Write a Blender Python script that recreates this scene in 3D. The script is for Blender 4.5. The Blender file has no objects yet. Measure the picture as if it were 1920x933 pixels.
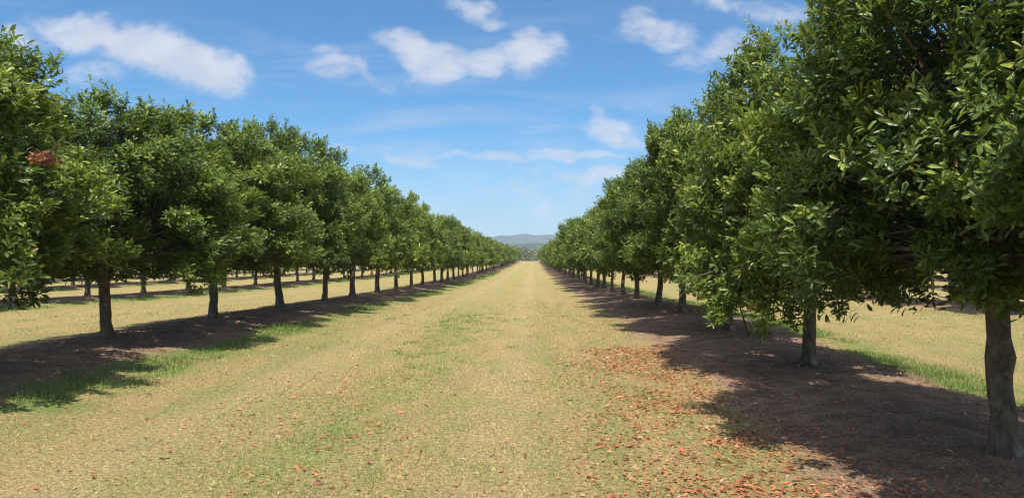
import bpy, math
import numpy as np
from mathutils import Matrix, Vector

R = math.radians
sc = bpy.context.scene
COL = sc.collection

# ------------------------------------------------------------------ camera
EYE = 1.55
cam_d = bpy.data.cameras.new('camera')
cam_d.sensor_width = 36.0
cam_d.lens = 36.0 * 1450.0 / 1920.0
cam_d.clip_start = 0.05
cam_d.clip_end = 20000.0
cam = bpy.data.objects.new('camera', cam_d)
cam.location = (0.0, 0.0, EYE)
cam.rotation_euler = (R(90.0 + 0.73), 0.0, R(1.58))
COL.objects.link(cam)
sc.camera = cam

# ------------------------------------------------------------------ sun, sky, exposure
SUN_EL = R(63.0)
SUN_AZ_FROM = Vector((0.10, -0.98, 0.0)).normalized()      # horizontal direction TOWARDS the sun (behind the camera)
sun_dir = Vector((SUN_AZ_FROM.x * math.cos(SUN_EL), SUN_AZ_FROM.y * math.cos(SUN_EL), math.sin(SUN_EL)))
sl = bpy.data.lights.new('sun', 'SUN')
sl.energy = 4.8
sl.angle = R(0.53)
sl.color = (1.0, 0.955, 0.88)
so = bpy.data.objects.new('sun', sl)
so.rotation_euler = sun_dir.to_track_quat('Z', 'Y').to_euler()
so.location = (0, 0, 50)
COL.objects.link(so)

sc.view_settings.view_transform = 'Standard'
sc.view_settings.look = 'None'
sc.view_settings.exposure = 0.5
sc.view_settings.gamma = 1.0
sc.view_settings.use_curve_mapping = False

cy = sc.cycles
cy.max_bounces = 5
cy.diffuse_bounces = 3
cy.glossy_bounces = 2
cy.transmission_bounces = 3
cy.transparent_max_bounces = 4
cy.volume_bounces = 0
cy.caustics_reflective = False
cy.caustics_refractive = False
cy.sample_clamp_indirect = 4.0
cy.use_denoising = True
try:
    cy.denoiser = 'OPENIMAGEDENOISE'
    cy.denoising_prefilter = 'ACCURATE'
except Exception:
    pass
sc.render.use_persistent_data = False
cy.filter_width = 1.25

world = bpy.data.worlds.new('World')
sc.world = world
world.use_nodes = True
world.cycles.sampling_method = 'MANUAL'
world.cycles.sample_map_resolution = 512
SKY_STRENGTH = 0.076


class NT:
    """small helper for writing node trees"""
    def __init__(self, tree):
        self.t = tree
        self.n = tree.nodes
        self.l = tree.links

    def node(self, typ, **kw):
        nd = self.n.new(typ)
        for k, v in kw.items():
            setattr(nd, k, v)
        return nd

    def put(self, sock, v):
        if v is None:
            return
        if hasattr(v, 'links') or isinstance(v, bpy.types.NodeSocket):
            self.l.new(v, sock)
        else:
            sock.default_value = v

    def math(self, op, a, b=None, c=None, clamp=False):
        nd = self.node('ShaderNodeMath', operation=op, use_clamp=clamp)
        self.put(nd.inputs[0], a)
        self.put(nd.inputs[1], b)
        self.put(nd.inputs[2], c)
        return nd.outputs[0]

    def mapr(self, v, a, b, c=0.0, d=1.0, smooth=True):
        nd = self.node('ShaderNodeMapRange')
        nd.interpolation_type = 'SMOOTHSTEP' if smooth else 'LINEAR'
        self.put(nd.inputs['Value'], v)
        nd.inputs['From Min'].default_value = a
        nd.inputs['From Max'].default_value = b
        nd.inputs['To Min'].default_value = c
        nd.inputs['To Max'].default_value = d
        return nd.outputs['Result']

    def mix(self, f, a, b):
        nd = self.node('ShaderNodeMix', data_type='RGBA', blend_type='MIX')
        self.put(nd.inputs['Factor'], f)
        ia = [s for s in nd.inputs if s.name == 'A' and s.type == 'RGBA'][0]
        ib = [s for s in nd.inputs if s.name == 'B' and s.type == 'RGBA'][0]
        for s, v in ((ia, a), (ib, b)):
            if isinstance(v, (tuple, list)):
                s.default_value = (*v, 1.0) if len(v) == 3 else v
            else:
                self.l.new(v, s)
        return [s for s in nd.outputs if s.type == 'RGBA'][0]

    def mul(self, a, b, f=1.0):
        nd = self.node('ShaderNodeMix', data_type='RGBA', blend_type='MULTIPLY')
        self.put(nd.inputs['Factor'], f)
        ia = [s for s in nd.inputs if s.name == 'A' and s.type == 'RGBA'][0]
        ib = [s for s in nd.inputs if s.name == 'B' and s.type == 'RGBA'][0]
        for s, v in ((ia, a), (ib, b)):
            if isinstance(v, (tuple, list)):
                s.default_value = (*v, 1.0) if len(v) == 3 else v
            else:
                self.l.new(v, s)
        return [s for s in nd.outputs if s.type == 'RGBA'][0]

    def noise(self, vec, scale, detail=4.0, rough=0.55, dist=0.0, dims='3D'):
        nd = self.node('ShaderNodeTexNoise', noise_dimensions=dims)
        self.put(nd.inputs['Vector'], vec)
        nd.inputs['Scale'].default_value = scale
        nd.inputs['Detail'].default_value = detail
        nd.inputs['Roughness'].default_value = rough
        nd.inputs['Distortion'].default_value = dist
        return nd.outputs['Fac']


# clouds are given as directions: u = x/y, v = z/y with +y along the tree rows
def pu(px):
    return (px - 1000.0) / 1450.0


def pv(py):
    return (485.0 - py) / 1450.0


CLOUDS = [  # px, py, half width, half height, tilt (deg, down to the right), strength
    (150, 52, 135, 46, 6, 1.05), (255, 80, 150, 58, 12, 1.25), (350, 112, 135, 58, 14, 1.25), (420, 125, 75, 56, 20, 1.0),
    (25, 65, 75, 34, 12, 0.62), (165, 130, 95, 34, 4, 0.50),
    (625, 125, 82, 38, 8, 0.66), (612, 88, 50, 20, 0, 0.42), (700, 150, 60, 20, 10, 0.36),
    (795, 92, 110, 42, 14, 1.00), (830, 125, 95, 36, -8, 1.00), (905, 106, 90, 34, -6, 0.92), (992, 98, 84, 42, 2, 1.05), (735, 75, 62, 26, 8, 0.60),
    (882, 12, 70, 27, 18, 0.80), (925, 38, 52, 20, 22, 0.50),
    (1235, 58, 98, 42, 8, 0.78), (1370, 92, 105, 42, 10, 0.60), (1290, 110, 80, 30, 0, 0.42), (1190, 20, 60, 22, 10, 0.42), (1350, 8, 80, 22, 6, 0.52), (1470, 30, 120, 36, 6, 0.48),
    (1145, 238, 78, 40, 6, 0.80), (1120, 208, 42, 24, 30, 0.56), (1175, 262, 80, 24, 0, 0.60),
    (772, 305, 74, 26, 12, 0.74), (745, 290, 36, 18, 0, 0.56), (622, 274, 74, 22, 3, 0.54), (895, 338, 40, 16, 4, 0.42),
    (1000, 290, 300, 17, -1, 0.70), (1120, 330, 120, 26, -3, 0.72), (960, 368, 110, 18, 2, 0.58), (1025, 398, 64, 18, 0, 0.66), (900, 290, 120, 12, 2, 0.6), (975, 432, 40, 12, 0, 0.42), (1030, 350, 240, 90, 0, 0.42),
]

w = NT(world.node_tree)
w.n.clear()
sky = w.node('ShaderNodeTexSky', sky_type='NISHITA')
sky.sun_disc = False
sky.sun_elevation = SUN_EL
sky.sun_rotation = math.atan2(SUN_AZ_FROM.x, SUN_AZ_FROM.y)
sky.altitude = 50.0
sky.air_density = 1.0
sky.dust_density = 0.3
sky.ozone_density = 2.5
tc = w.node('ShaderNodeTexCoord')
sep = w.node('ShaderNodeSeparateXYZ')
w.l.new(tc.outputs['Generated'], sep.inputs[0])
ysafe = w.math('MAXIMUM', sep.outputs[1], 0.03)
uu = w.math('DIVIDE', sep.outputs[0], ysafe)
vv = w.math('DIVIDE', sep.outputs[2], ysafe)
uv = w.node('ShaderNodeCombineXYZ')
w.l.new(uu, uv.inputs[0])
w.l.new(vv, uv.inputs[1])
# a little warping so the outlines billow
wn = w.node('ShaderNodeTexNoise', noise_dimensions='3D')
w.l.new(uv.outputs[0], wn.inputs['Vector'])
wn.inputs['Scale'].default_value = 13.0
wn.inputs['Detail'].default_value = 3.0
wsub = w.node('ShaderNodeVectorMath', operation='SUBTRACT')
w.l.new(wn.outputs['Color'], wsub.inputs[0])
wsub.inputs[1].default_value = (0.5, 0.5, 0.5)
wscl = w.node('ShaderNodeVectorMath', operation='SCALE')
w.l.new(wsub.outputs[0], wscl.inputs[0])
wscl.inputs['Scale'].default_value = 0.055
wadd = w.node('ShaderNodeVectorMath', operation='ADD')
w.l.new(uv.outputs[0], wadd.inputs[0])
w.l.new(wscl.outputs[0], wadd.inputs[1])
cov = None
for (px, py, hw, hh, tilt, amp) in CLOUDS:
    amp = amp + (0.16 if amp < 0.8 else 0.14)
    mp = w.node('ShaderNodeMapping', vector_type='TEXTURE')
    w.l.new(wadd.outputs[0], mp.inputs['Vector'])
    mp.inputs['Location'].default_value = (pu(px), pv(py), 0)
    mp.inputs['Rotation'].default_value = (0, 0, R(-tilt))
    mp.inputs['Scale'].default_value = (hw / 1450.0 * 1.25, hh / 1450.0 * 1.25, 1.0)
    fl = w.node('ShaderNodeVectorMath', operation='MULTIPLY')
    w.l.new(mp.outputs[0], fl.inputs[0])
    fl.inputs[1].default_value = (1, 1, 0)
    ln = w.node('ShaderNodeVectorMath', operation='LENGTH')
    w.l.new(fl.outputs[0], ln.inputs[0])
    g = w.mapr(ln.outputs['Value'], 0.15, 1.0, amp, 0.0)
    cov = g if cov is None else w.math('SMOOTH_MAX', cov, g, 0.25)
st = w.node('ShaderNodeMapping', vector_type='POINT')
w.l.new(uv.outputs[0], st.inputs['Vector'])
st.inputs['Scale'].default_value = (1.0, 1.7, 1.0)
n1 = w.noise(st.outputs[0], 24.0, 9.0, 0.66, 0.2)
n2 = w.noise(st.outputs[0], 6.0, 3.0, 0.5)
nn = w.math('ADD', w.math('MULTIPLY', w.math('SUBTRACT', n1, 0.5), 1.75), w.math('MULTIPLY', w.math('SUBTRACT', n2, 0.5), 0.35))
# noise works where there is cloud, and keeps clear sky clear
gate = w.mapr(cov, 0.05, 0.6)
dens = w.math('ADD', cov, w.math('MULTIPLY', nn, gate))
alpha = w.mapr(dens, 0.10, 1.30, 0.0, 0.86)
# thin high streaks
st2 = w.node('ShaderNodeMapping', vector_type='POINT')
w.l.new(uv.outputs[0], st2.inputs['Vector'])
st2.inputs['Scale'].default_value = (1.0, 7.0, 1.0)
st2.inputs['Rotation'].default_value = (0, 0, R(4))
n3 = w.noise(st2.outputs[0], 3.2, 7.0, 0.62, 0.6)
low = w.math('MULTIPLY', w.mapr(vv, 0.0, 0.05), w.mapr(vv, 0.14, 0.34, 1.0, 0.28))
cir = w.math('MULTIPLY', w.mapr(n3, 0.42, 0.75, 0.0, 0.42), low)
alpha = w.math('MAXIMUM', alpha, cir)
alpha = w.math('MAXIMUM', alpha, w.math('MULTIPLY', w.mapr(vv, 0.0, 0.20, 0.48, 0.0), w.mapr(n2, 0.25, 0.7, 0.75, 1.1)))
alpha = w.math('MULTIPLY', alpha, w.mapr(sep.outputs[1], 0.05, 0.2))
# unseen broken cloud overhead and behind the camera, added to fill the shade
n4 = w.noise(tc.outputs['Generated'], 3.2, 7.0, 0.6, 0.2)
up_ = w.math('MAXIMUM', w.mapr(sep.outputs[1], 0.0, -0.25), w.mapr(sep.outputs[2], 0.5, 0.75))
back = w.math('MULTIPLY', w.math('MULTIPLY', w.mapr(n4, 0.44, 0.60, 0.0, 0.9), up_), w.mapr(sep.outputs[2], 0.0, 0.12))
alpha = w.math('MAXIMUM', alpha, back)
shade = w.noise(st.outputs[0], 14.0, 4.0, 0.5)
up_l = w.math('ADD', 1.0, w.math('MULTIPLY', up_, 1.3))  # brightens the added cloud for stronger fill light
ccol = w.mix(w.mapr(shade, 0.35, 0.65), (0.46, 0.49, 0.57), (0.55, 0.565, 0.62))
cval = w.node('ShaderNodeVectorMath', operation='SCALE')
w.l.new(ccol, cval.inputs[0])
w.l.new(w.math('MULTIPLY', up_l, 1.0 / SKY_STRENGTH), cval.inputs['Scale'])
skyg = w.node('ShaderNodeMix', data_type='RGBA', blend_type='MULTIPLY')
skyg.inputs['Factor'].default_value = 1.0
sA = [s for s in skyg.inputs if s.type == 'RGBA'][0]
sB = [s for s in skyg.inputs if s.type == 'RGBA'][1]
w.l.new(sky.outputs[0], sA)
sB.default_value = (0.51, 0.99, 1.30, 1)
skyc = [s for s in skyg.outputs if s.type == 'RGBA'][0]
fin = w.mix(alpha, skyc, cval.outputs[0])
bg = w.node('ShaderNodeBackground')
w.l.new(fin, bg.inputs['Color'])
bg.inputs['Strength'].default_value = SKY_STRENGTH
wo = w.node('ShaderNodeOutputWorld')
w.l.new(bg.outputs[0], wo.inputs['Surface'])

# ------------------------------------------------------------------ helpers
rng = np.random.default_rng(11)


def tag(o, label=None, cat=None, group=None, kind=None):
    if label: o['label'] = label
    if cat: o['category'] = cat
    if group: o['group'] = group
    if kind: o['kind'] = kind
    return o


def mesh_np(name, verts, loops, starts, totals, mats, midx=None, smooth=False, attrs=None):
    me = bpy.data.meshes.new(name)
    nv, nl, npoly = len(verts), len(loops), len(starts)
    me.vertices.add(nv)
    me.vertices.foreach_set('co', np.ascontiguousarray(verts, dtype=np.float32).ravel())
    me.loops.add(nl)
    me.loops.foreach_set('vertex_index', np.ascontiguousarray(loops, dtype=np.int32))
    me.polygons.add(npoly)
    me.polygons.foreach_set('loop_start', np.ascontiguousarray(starts, dtype=np.int32))
    if midx is not None:
        me.polygons.foreach_set('material_index', np.ascontiguousarray(midx, dtype=np.int32))
    me.polygons.foreach_set('use_smooth', np.full(npoly, bool(smooth)))
    for m in mats:
        me.materials.append(m)
    for k, v in (attrs or {}).items():
        a = me.attributes.new(k, 'FLOAT', 'POINT')
        a.data.foreach_set('value', np.ascontiguousarray(v, dtype=np.float32))
    me.update(calc_edges=True)
    me.validate()
    return me


class MB:
    """collects polygons of 3 and 4 corners with a value per vertex"""
    def __init__(self):
        self.v, self.f, self.val, self.mi, self.n = [], [], [], [], 0

    def add(self, verts, faces, val=0.5, mi=0):
        verts = np.asarray(verts, dtype=np.float32).reshape(-1, 3)
        faces = np.asarray(faces, dtype=np.int64)
        self.v.append(verts)
        self.f.append(faces + self.n)
        self.mi.append(np.full(len(faces), mi))
        self.val.append(np.broadcast_to(np.asarray(val, dtype=np.float32), (len(verts),)).copy())
        self.n += len(verts)

    def build(self, name, mats, smooth=False):
        V = np.concatenate(self.v)
        loops, totals, mi = [], [], []
        for f, m in zip(self.f, self.mi):
            loops.append(f.ravel())
            totals.append(np.full(len(f), f.shape[1]))
            mi.append(m)
        loops, totals, mi = np.concatenate(loops), np.concatenate(totals), np.concatenate(mi)
        starts = np.concatenate([[0], np.cumsum(totals)[:-1]])
        return mesh_np(name, V, loops, starts, totals, mats, mi, smooth, {'tone': np.concatenate(self.val)})


def link(name, me, parent=None, loc=None):
    o = bpy.data.objects.new(name, me)
    COL.objects.link(o)
    if parent is not None: o.parent = parent
    if loc is not None: o.location = loc
    return o


def unit(a):
    return a / np.maximum(np.linalg.norm(a, axis=-1, keepdims=True), 1e-9)


def tube(mb, pts, rad, sides=8, val=0.5, mi=0, wob=0.0, rg=None):
    """a tapering tube through pts"""
    pts = np.asarray(pts, dtype=float)
    n = len(pts)
    rad = np.broadcast_to(np.asarray(rad, dtype=float), (n,))
    tg = unit(np.gradient(pts, axis=0))
    ref = np.eye(3)[int(np.argmin(np.abs(tg).max(axis=0)))]
    V = []
    a = np.arange(sides) / sides * 2 * math.pi
    for i in range(n):
        s = unit(np.cross(tg[i], ref)); b = np.cross(tg[i], s)
        rr = rad[i] * (1 + (wob * rg.normal(size=sides) if rg is not None else 0))
        V.append(pts[i] + (np.cos(a) * rr)[:, None] * s + (np.sin(a) * rr)[:, None] * b)
    V = np.concatenate(V)
    F = []
    for i in range(n - 1):
        for k in range(sides):
            k2 = (k + 1) % sides
            F.append((i * sides + k, i * sides + k2, (i + 1) * sides + k2, (i + 1) * sides + k))
    mb.add(V, F, val, mi)
    # closed ends
    c = len(V)
    mb.add(np.vstack([V[:sides], pts[0:1]]), [((k + 1) % sides, k, sides) for k in range(sides)], val, mi)
    mb.add(np.vstack([V[-sides:], pts[-1:]]), [(k, (k + 1) % sides, sides) for k in range(sides)], val, mi)


def vnoise(x, y, seed=0):
    """smooth value noise in numpy"""
    x = np.asarray(x, dtype=float); y = np.asarray(y, dtype=float)
    xi = np.floor(x).astype(np.int64); yi = np.floor(y).astype(np.int64)
    fx = x - xi; fy = y - yi
    fx = fx * fx * (3 - 2 * fx); fy = fy * fy * (3 - 2 * fy)

    def h(a, b):
        n = (a * 374761393 + b * 668265263 + seed * 1442695041) & 0x7fffffff
        n = ((n ^ (n >> 13)) * 1274126177) & 0x7fffffff
        return ((n ^ (n >> 16)) & 0xffff) / 65535.0
    return (h(xi, yi) * (1 - fx) + h(xi + 1, yi) * fx) * (1 - fy) + (h(xi, yi + 1) * (1 - fx) + h(xi + 1, yi + 1) * fx) * fy


ROW0, ROWS = 4.0, 11.0


def rowd(x):
    return np.mod(x - ROW0 + ROWS / 2, ROWS) - ROWS / 2


def ground_z(x, y):
    x = np.asarray(x, dtype=float); y = np.asarray(y, dtype=float)
    base = np.interp(y, [-60, 16, 24, 34, 45, 80, 130, 200, 300, 345, 430, 600, 1500, 3000, 6000],
                     [0, 0, -.06, -.22, -.32, -.48, -.42, -.05, .52, .55, -1.5, -3.0, -3.0, -2.0, -2.0])
    d = rowd(x)
    amp = np.interp(np.abs(x), [0, 90, 130], [1, 1, 0]) * np.interp(y, [-60, 330, 350], [1, 1, 0])
    mound = np.interp(x, [-2, 0], [0.24, 0.17]) * np.exp(-(d / 1.45) ** 2) * amp
    side = -0.26 * np.interp(x, [1.0, 3.0], [0, 1]) * np.interp(y, [6, 20], [1, 0])
    small = (vnoise(x * .8, y * .35, 3) - .5) * .05 + (vnoise(x * 3.1, y * 2.3, 5) - .5) * .018
    far = np.interp(np.hypot(x, y), [100, 400], [1, 0])
    return base + mound + side + small * far


# ------------------------------------------------------------------ materials
def new_mat(name):
    m = bpy.data.materials.new(name)
    m.use_nodes = True
    t = NT(m.node_tree)
    t.n.clear()
    out = t.node('ShaderNodeOutputMaterial')
    return m, t, out


def field_group():
    """colour of the orchard floor from world position: soil strips, green margins, mown straw turf"""
    g = bpy.data.node_groups.new('field colour', 'ShaderNodeTree')
    g.interface.new_socket('Color', in_out='OUTPUT', socket_type='NodeSocketColor')
    g.interface.new_socket('Soil', in_out='OUTPUT', socket_type='NodeSocketFloat')
    t = NT(g)
    go = t.node('NodeGroupOutput')
    geo = t.node('ShaderNodeNewGeometry')
    s = t.node('ShaderNodeSeparateXYZ')
    t.l.new(geo.outputs['Position'], s.inputs[0])
    x, y = s.outputs[0], s.outputs[1]
    flat = t.node('ShaderNodeCombineXYZ')
    t.l.new(x, flat.inputs[0]); t.l.new(y, flat.inputs[1])
    P = flat.outputs[0]
    st = t.node('ShaderNodeVectorMath', operation='MULTIPLY')
    t.l.new(P, st.inputs[0]); st.inputs[1].default_value = (1.0, 0.22, 1.0)
    S = st.outputs[0]                                   # stretched along the rows, as mowing leaves it
    d = t.math('SUBTRACT', t.math('FLOORED_MODULO', t.math('ADD', x, -ROW0 + ROWS / 2), ROWS), ROWS / 2)
    edge = t.math('MULTIPLY', t.math('SUBTRACT', t.noise(P, 0.75, 4.0, 0.6), 0.5), 1.6)
    de = t.math('ADD', d, edge)
    soil = t.math('MULTIPLY', t.mapr(de, -2.2, -1.45), t.mapr(de, 1.15, 1.65, 1.0, 0.0))
    nb = t.noise(S, 0.55, 5.0, 0.6)
    nm = t.noise(S, 2.3, 5.0, 0.65)
    nf = t.noise(P, 16.0, 4.0, 0.75)
    nff = t.noise(P, 70.0, 3.0, 0.8)
    straw = t.mix(t.mapr(nf, 0.3, 0.7), (0.290, 0.208, 0.088), (0.455, 0.338, 0.145))
    olive = t.mix(t.mapr(nf, 0.3, 0.7), (0.20, 0.185, 0.065), (0.35, 0.31, 0.115))
    turf = t.mix(t.mapr(t.math('ADD', t.math('MULTIPLY', nm, 0.55), t.math('MULTIPLY', nb, 0.45)), 0.42, 0.62), straw, olive)
    brown = t.mapr(t.noise(P, 1.3, 6.0, 0.7), 0.54, 0.68, 0.0, 0.65)
    turf = t.mix(brown, turf, (0.33, 0.220, 0.118))
    # wheel tracks worn by the mower
    wx = t.math('ADD', x, t.math('MULTIPLY', t.math('SUBTRACT', t.noise(S, 0.25, 2.0), 0.5), 0.5))
    for tx in (-3.1, -0.35):
        dd = t.math('ABSOLUTE', t.math('SUBTRACT', wx, tx))
        turf = t.mix(t.mapr(dd, 0.15, 0.60, 0.30, 0.0), turf, (0.44, 0.33, 0.165))
    # green runs of living grass: a streak down the aisle and loose patches
    wob = t.math('MULTIPLY', t.math('SUBTRACT', t.noise(S, 0.6, 2.0), 0.5), 1.6)
    sx = t.math('ADD', x, wob)
    streak = t.math('MULTIPLY', t.mapr(sx, -2.4, -1.75), t.mapr(sx, -1.6, -0.95, 1.0, 0.0))
    streak = t.math('MULTIPLY', streak, t.mapr(t.noise(P, 1.1, 5.0, 0.7), 0.42, 0.62, 0.0, 0.62))
    patch = t.mapr(t.noise(P, 0.8, 6.0, 0.7), 0.50, 0.64, 0.0, 0.50)
    gcol = t.mix(t.mapr(nf, 0.3, 0.7), (0.17, 0.19, 0.055), (0.31, 0.33, 0.10))
    turf = t.mix(t.math('MAXIMUM', streak, patch), turf, gcol)
    # margin beside the soil strip
    marg = t.math('MULTIPLY', t.mapr(de, 1.0, 1.5), t.mapr(de, 1.9, 2.7, 1.0, 0.0))
    marg = t.math('MULTIPLY', marg, t.mapr(t.noise(P, 1.2, 4.0, 0.6), 0.42, 0.60, 0.10, 0.80))
    turf = t.mix(marg, turf, t.mix(nf, (0.10, 0.17, 0.035), (0.19, 0.28, 0.065)))
    # soil
    ns = t.noise(P, 3.0, 6.0, 0.65)
    sc1 = t.mix(t.mapr(ns, 0.35, 0.65), (0.225, 0.142, 0.092), (0.390, 0.250, 0.160))
    sc1 = t.mix(t.mapr(nff, 0.55, 0.75, 0.0, 0.5), sc1, (0.38, 0.25, 0.17))
    sc1 = t.mix(t.mapr(t.noise(P, 9.0, 5.0, 0.7), 0.50, 0.66, 0.0, 0.6), sc1, (0.11, 0.07, 0.05))
    col = t.mix(soil, turf, sc1)
    # fine light-dark grain, as bitten thatch has
    gr = t.math('MULTIPLY', t.mapr(nff, 0.25, 0.75, 0.45, 1.5), t.mapr(t.noise(P, 28.0, 3.0, 0.7), 0.3, 0.7, 0.62, 1.36))
    gc = t.node('ShaderNodeCombineColor')
    for i in range(3): t.l.new(gr, gc.inputs[i])
    col = t.mul(col, gc.outputs[0])
    t.l.new(col, go.inputs['Color'])
    t.l.new(soil, go.inputs['Soil'])
    return g


FIELD = field_group()


def field_nodes(t):
    g = t.node('ShaderNodeGroup')
    g.node_tree = FIELD
    return g


def mat_ground():
    m, t, out = new_mat('orchard floor')
    g = field_nodes(t)
    b = t.node('ShaderNodeBsdfPrincipled')
    t.l.new(g.outputs['Color'], b.inputs['Base Color'])
    b.inputs['Roughness'].default_value = 0.95
    b.inputs['Specular IOR Level'].default_value = 0.15
    geo = t.node('ShaderNodeNewGeometry')
    h = t.math('ADD', t.noise(geo.outputs['Position'], 55.0, 4.0, 0.75), t.math('MULTIPLY', t.noise(geo.outputs['Position'], 7.0, 4.0, 0.6), 1.6))
    bp = t.node('ShaderNodeBump')
    bp.inputs['Strength'].default_value = 0.8
    bp.inputs['Distance'].default_value = 0.045
    t.l.new(h, bp.inputs['Height'])
    t.l.new(bp.outputs[0], b.inputs['Normal'])
    t.l.new(b.outputs[0], out.inputs['Surface'])
    return m


def ramp(t, fac, stops):
    r = t.node('ShaderNodeValToRGB')
    el = r.color_ramp.elements
    while len(el) < len(stops): el.new(0.5)
    for e, (p, c) in zip(el, stops):
        e.position = p; e.color = (*c, 1)
    t.put(r.inputs[0], fac)
    return r.outputs[0]


def attr(t, name='tone'):
    a = t.node('ShaderNodeAttribute', attribute_name=name)
    return a.outputs['Fac']


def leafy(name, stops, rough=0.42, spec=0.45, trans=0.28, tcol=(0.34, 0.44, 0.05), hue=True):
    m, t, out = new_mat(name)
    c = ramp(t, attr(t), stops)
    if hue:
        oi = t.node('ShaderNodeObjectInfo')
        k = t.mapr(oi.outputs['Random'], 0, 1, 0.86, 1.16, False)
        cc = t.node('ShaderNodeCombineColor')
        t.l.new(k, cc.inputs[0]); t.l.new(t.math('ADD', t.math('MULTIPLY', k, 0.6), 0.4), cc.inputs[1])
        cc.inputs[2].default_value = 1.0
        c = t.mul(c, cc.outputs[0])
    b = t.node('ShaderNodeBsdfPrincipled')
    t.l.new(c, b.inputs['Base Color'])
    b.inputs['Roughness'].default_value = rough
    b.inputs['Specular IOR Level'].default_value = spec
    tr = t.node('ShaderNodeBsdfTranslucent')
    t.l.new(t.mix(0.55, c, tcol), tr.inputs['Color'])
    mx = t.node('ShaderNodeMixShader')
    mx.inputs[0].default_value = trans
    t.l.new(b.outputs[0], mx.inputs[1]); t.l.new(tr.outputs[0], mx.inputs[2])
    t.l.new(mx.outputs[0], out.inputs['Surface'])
    return m


M_GROUND = mat_ground()
M_LEAF = leafy('waxy leaf', [(0.0, (0.046, 0.070, 0.016)), (0.36, (0.090, 0.142, 0.024)), (0.62, (0.172, 0.238, 0.036)),
                             (0.88, (0.34, 0.385, 0.062)), (0.975, (0.30, 0.25, 0.05)), (1.0, (0.33, 0.15, 0.06))])
M_BLADE_DRY, t, out = new_mat('turf blade')
g = field_nodes(t)
a = attr(t)
cc = t.node('ShaderNodeCombineColor')
k = t.mapr(a, 0, 1, 0.50, 1.80, False)
h_ = t.math('FRACT', t.math('MULTIPLY', a, 37.0))
t.l.new(t.math('MULTIPLY', k, t.mapr(h_, 0, 1, 1.14, 0.84, False)), cc.inputs[0])
t.l.new(k, cc.inputs[1]); t.l.new(t.math('MULTIPLY', k, t.mapr(h_, 0, 1, 1.10, 0.75, False)), cc.inputs[2])
b = t.node('ShaderNodeBsdfPrincipled')
t.l.new(t.mul(g.outputs['Color'], cc.outputs[0]), b.inputs['Base Color'])
b.inputs['Roughness'].default_value = 0.7
b.inputs['Specular IOR Level'].default_value = 0.25
t.l.new(b.outputs[0], out.inputs['Surface'])
M_TALL = leafy('living grass blade', [(0.0, (0.060, 0.125, 0.022)), (0.6, (0.11, 0.215, 0.035)), (0.9, (0.20, 0.29, 0.06)), (1.0, (0.42, 0.34, 0.15))],
               0.5, 0.35, 0.30, (0.25, 0.42, 0.06), False)
M_LITTER = leafy('dead leaf', [(0.0, (0.10, 0.048, 0.028)), (0.35, (0.31, 0.105, 0.042)), (0.7, (0.50, 0.20, 0.082)), (0.93, (0.54, 0.30, 0.15)), (1.0, (0.72, 0.62, 0.48))],
                 0.6, 0.3, 0.12, (0.5, 0.22, 0.08), False)


def mat_bark():
    m, t, out = new_mat('grey brown bark')
    tc = t.node('ShaderNodeTexCoord')
    mp = t.node('ShaderNodeMapping')
    t.l.new(tc.outputs['Object'], mp.inputs['Vector'])
    mp.inputs['Scale'].default_value = (1.0, 1.0, 0.45)
    n = t.noise(mp.outputs[0], 14.0, 6.0, 0.7, 0.6)
    n2 = t.noise(tc.outputs['Object'], 5.0, 4.0, 0.6)
    n3 = t.noise(tc.outputs['Object'], 60.0, 3.0, 0.6)
    c = t.mix(t.mapr(n, 0.32, 0.68), (0.075, 0.058, 0.044), (0.20, 0.158, 0.116))
    c = t.mix(t.mapr(n2, 0.56, 0.68, 0, 0.7), c, (0.34, 0.30, 0.24))
    c = t.mix(t.mapr(n2, 0.30, 0.44, 0.55, 0.0), c, (0.10, 0.105, 0.055))
    c = t.mix(t.mapr(n3, 0.6, 0.75, 0, 0.4), c, (0.06, 0.045, 0.035))
    b = t.node('ShaderNodeBsdfPrincipled')
    t.l.new(c, b.inputs['Base Color'])
    b.inputs['Roughness'].default_value = 0.9
    b.inputs['Specular IOR Level'].default_value = 0.2
    bp = t.node('ShaderNodeBump')
    bp.inputs['Strength'].default_value = 0.9
    bp.inputs['Distance'].default_value = 0.02
    t.l.new(t.math('ADD', n, t.math('MULTIPLY', n3, 0.35)), bp.inputs['Height'])
    t.l.new(bp.outputs[0], b.inputs['Normal'])
    t.l.new(b.outputs[0], out.inputs['Surface'])
    return m


M_BARK = mat_bark()


def plain(name, c1, c2, scale=4.0, rough=0.9):
    m, t, out = new_mat(name)
    geo = t.node('ShaderNodeNewGeometry')
    b = t.node('ShaderNodeBsdfPrincipled')
    t.l.new(t.mix(t.mapr(t.noise(geo.outputs['Position'], scale, 6.0, 0.65), 0.3, 0.7), c1, c2), b.inputs['Base Color'])
    b.inputs['Roughness'].default_value = rough
    b.inputs['Specular IOR Level'].default_value = 0.15
    t.l.new(b.outputs[0], out.inputs['Surface'])
    return m


# ------------------------------------------------------------------ the ground
def axis(knots):
    out = []
    for (a, b, s) in knots:
        out.append(np.arange(a, b, s))
    out.append([knots[-1][1]])
    return np.concatenate(out)


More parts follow.
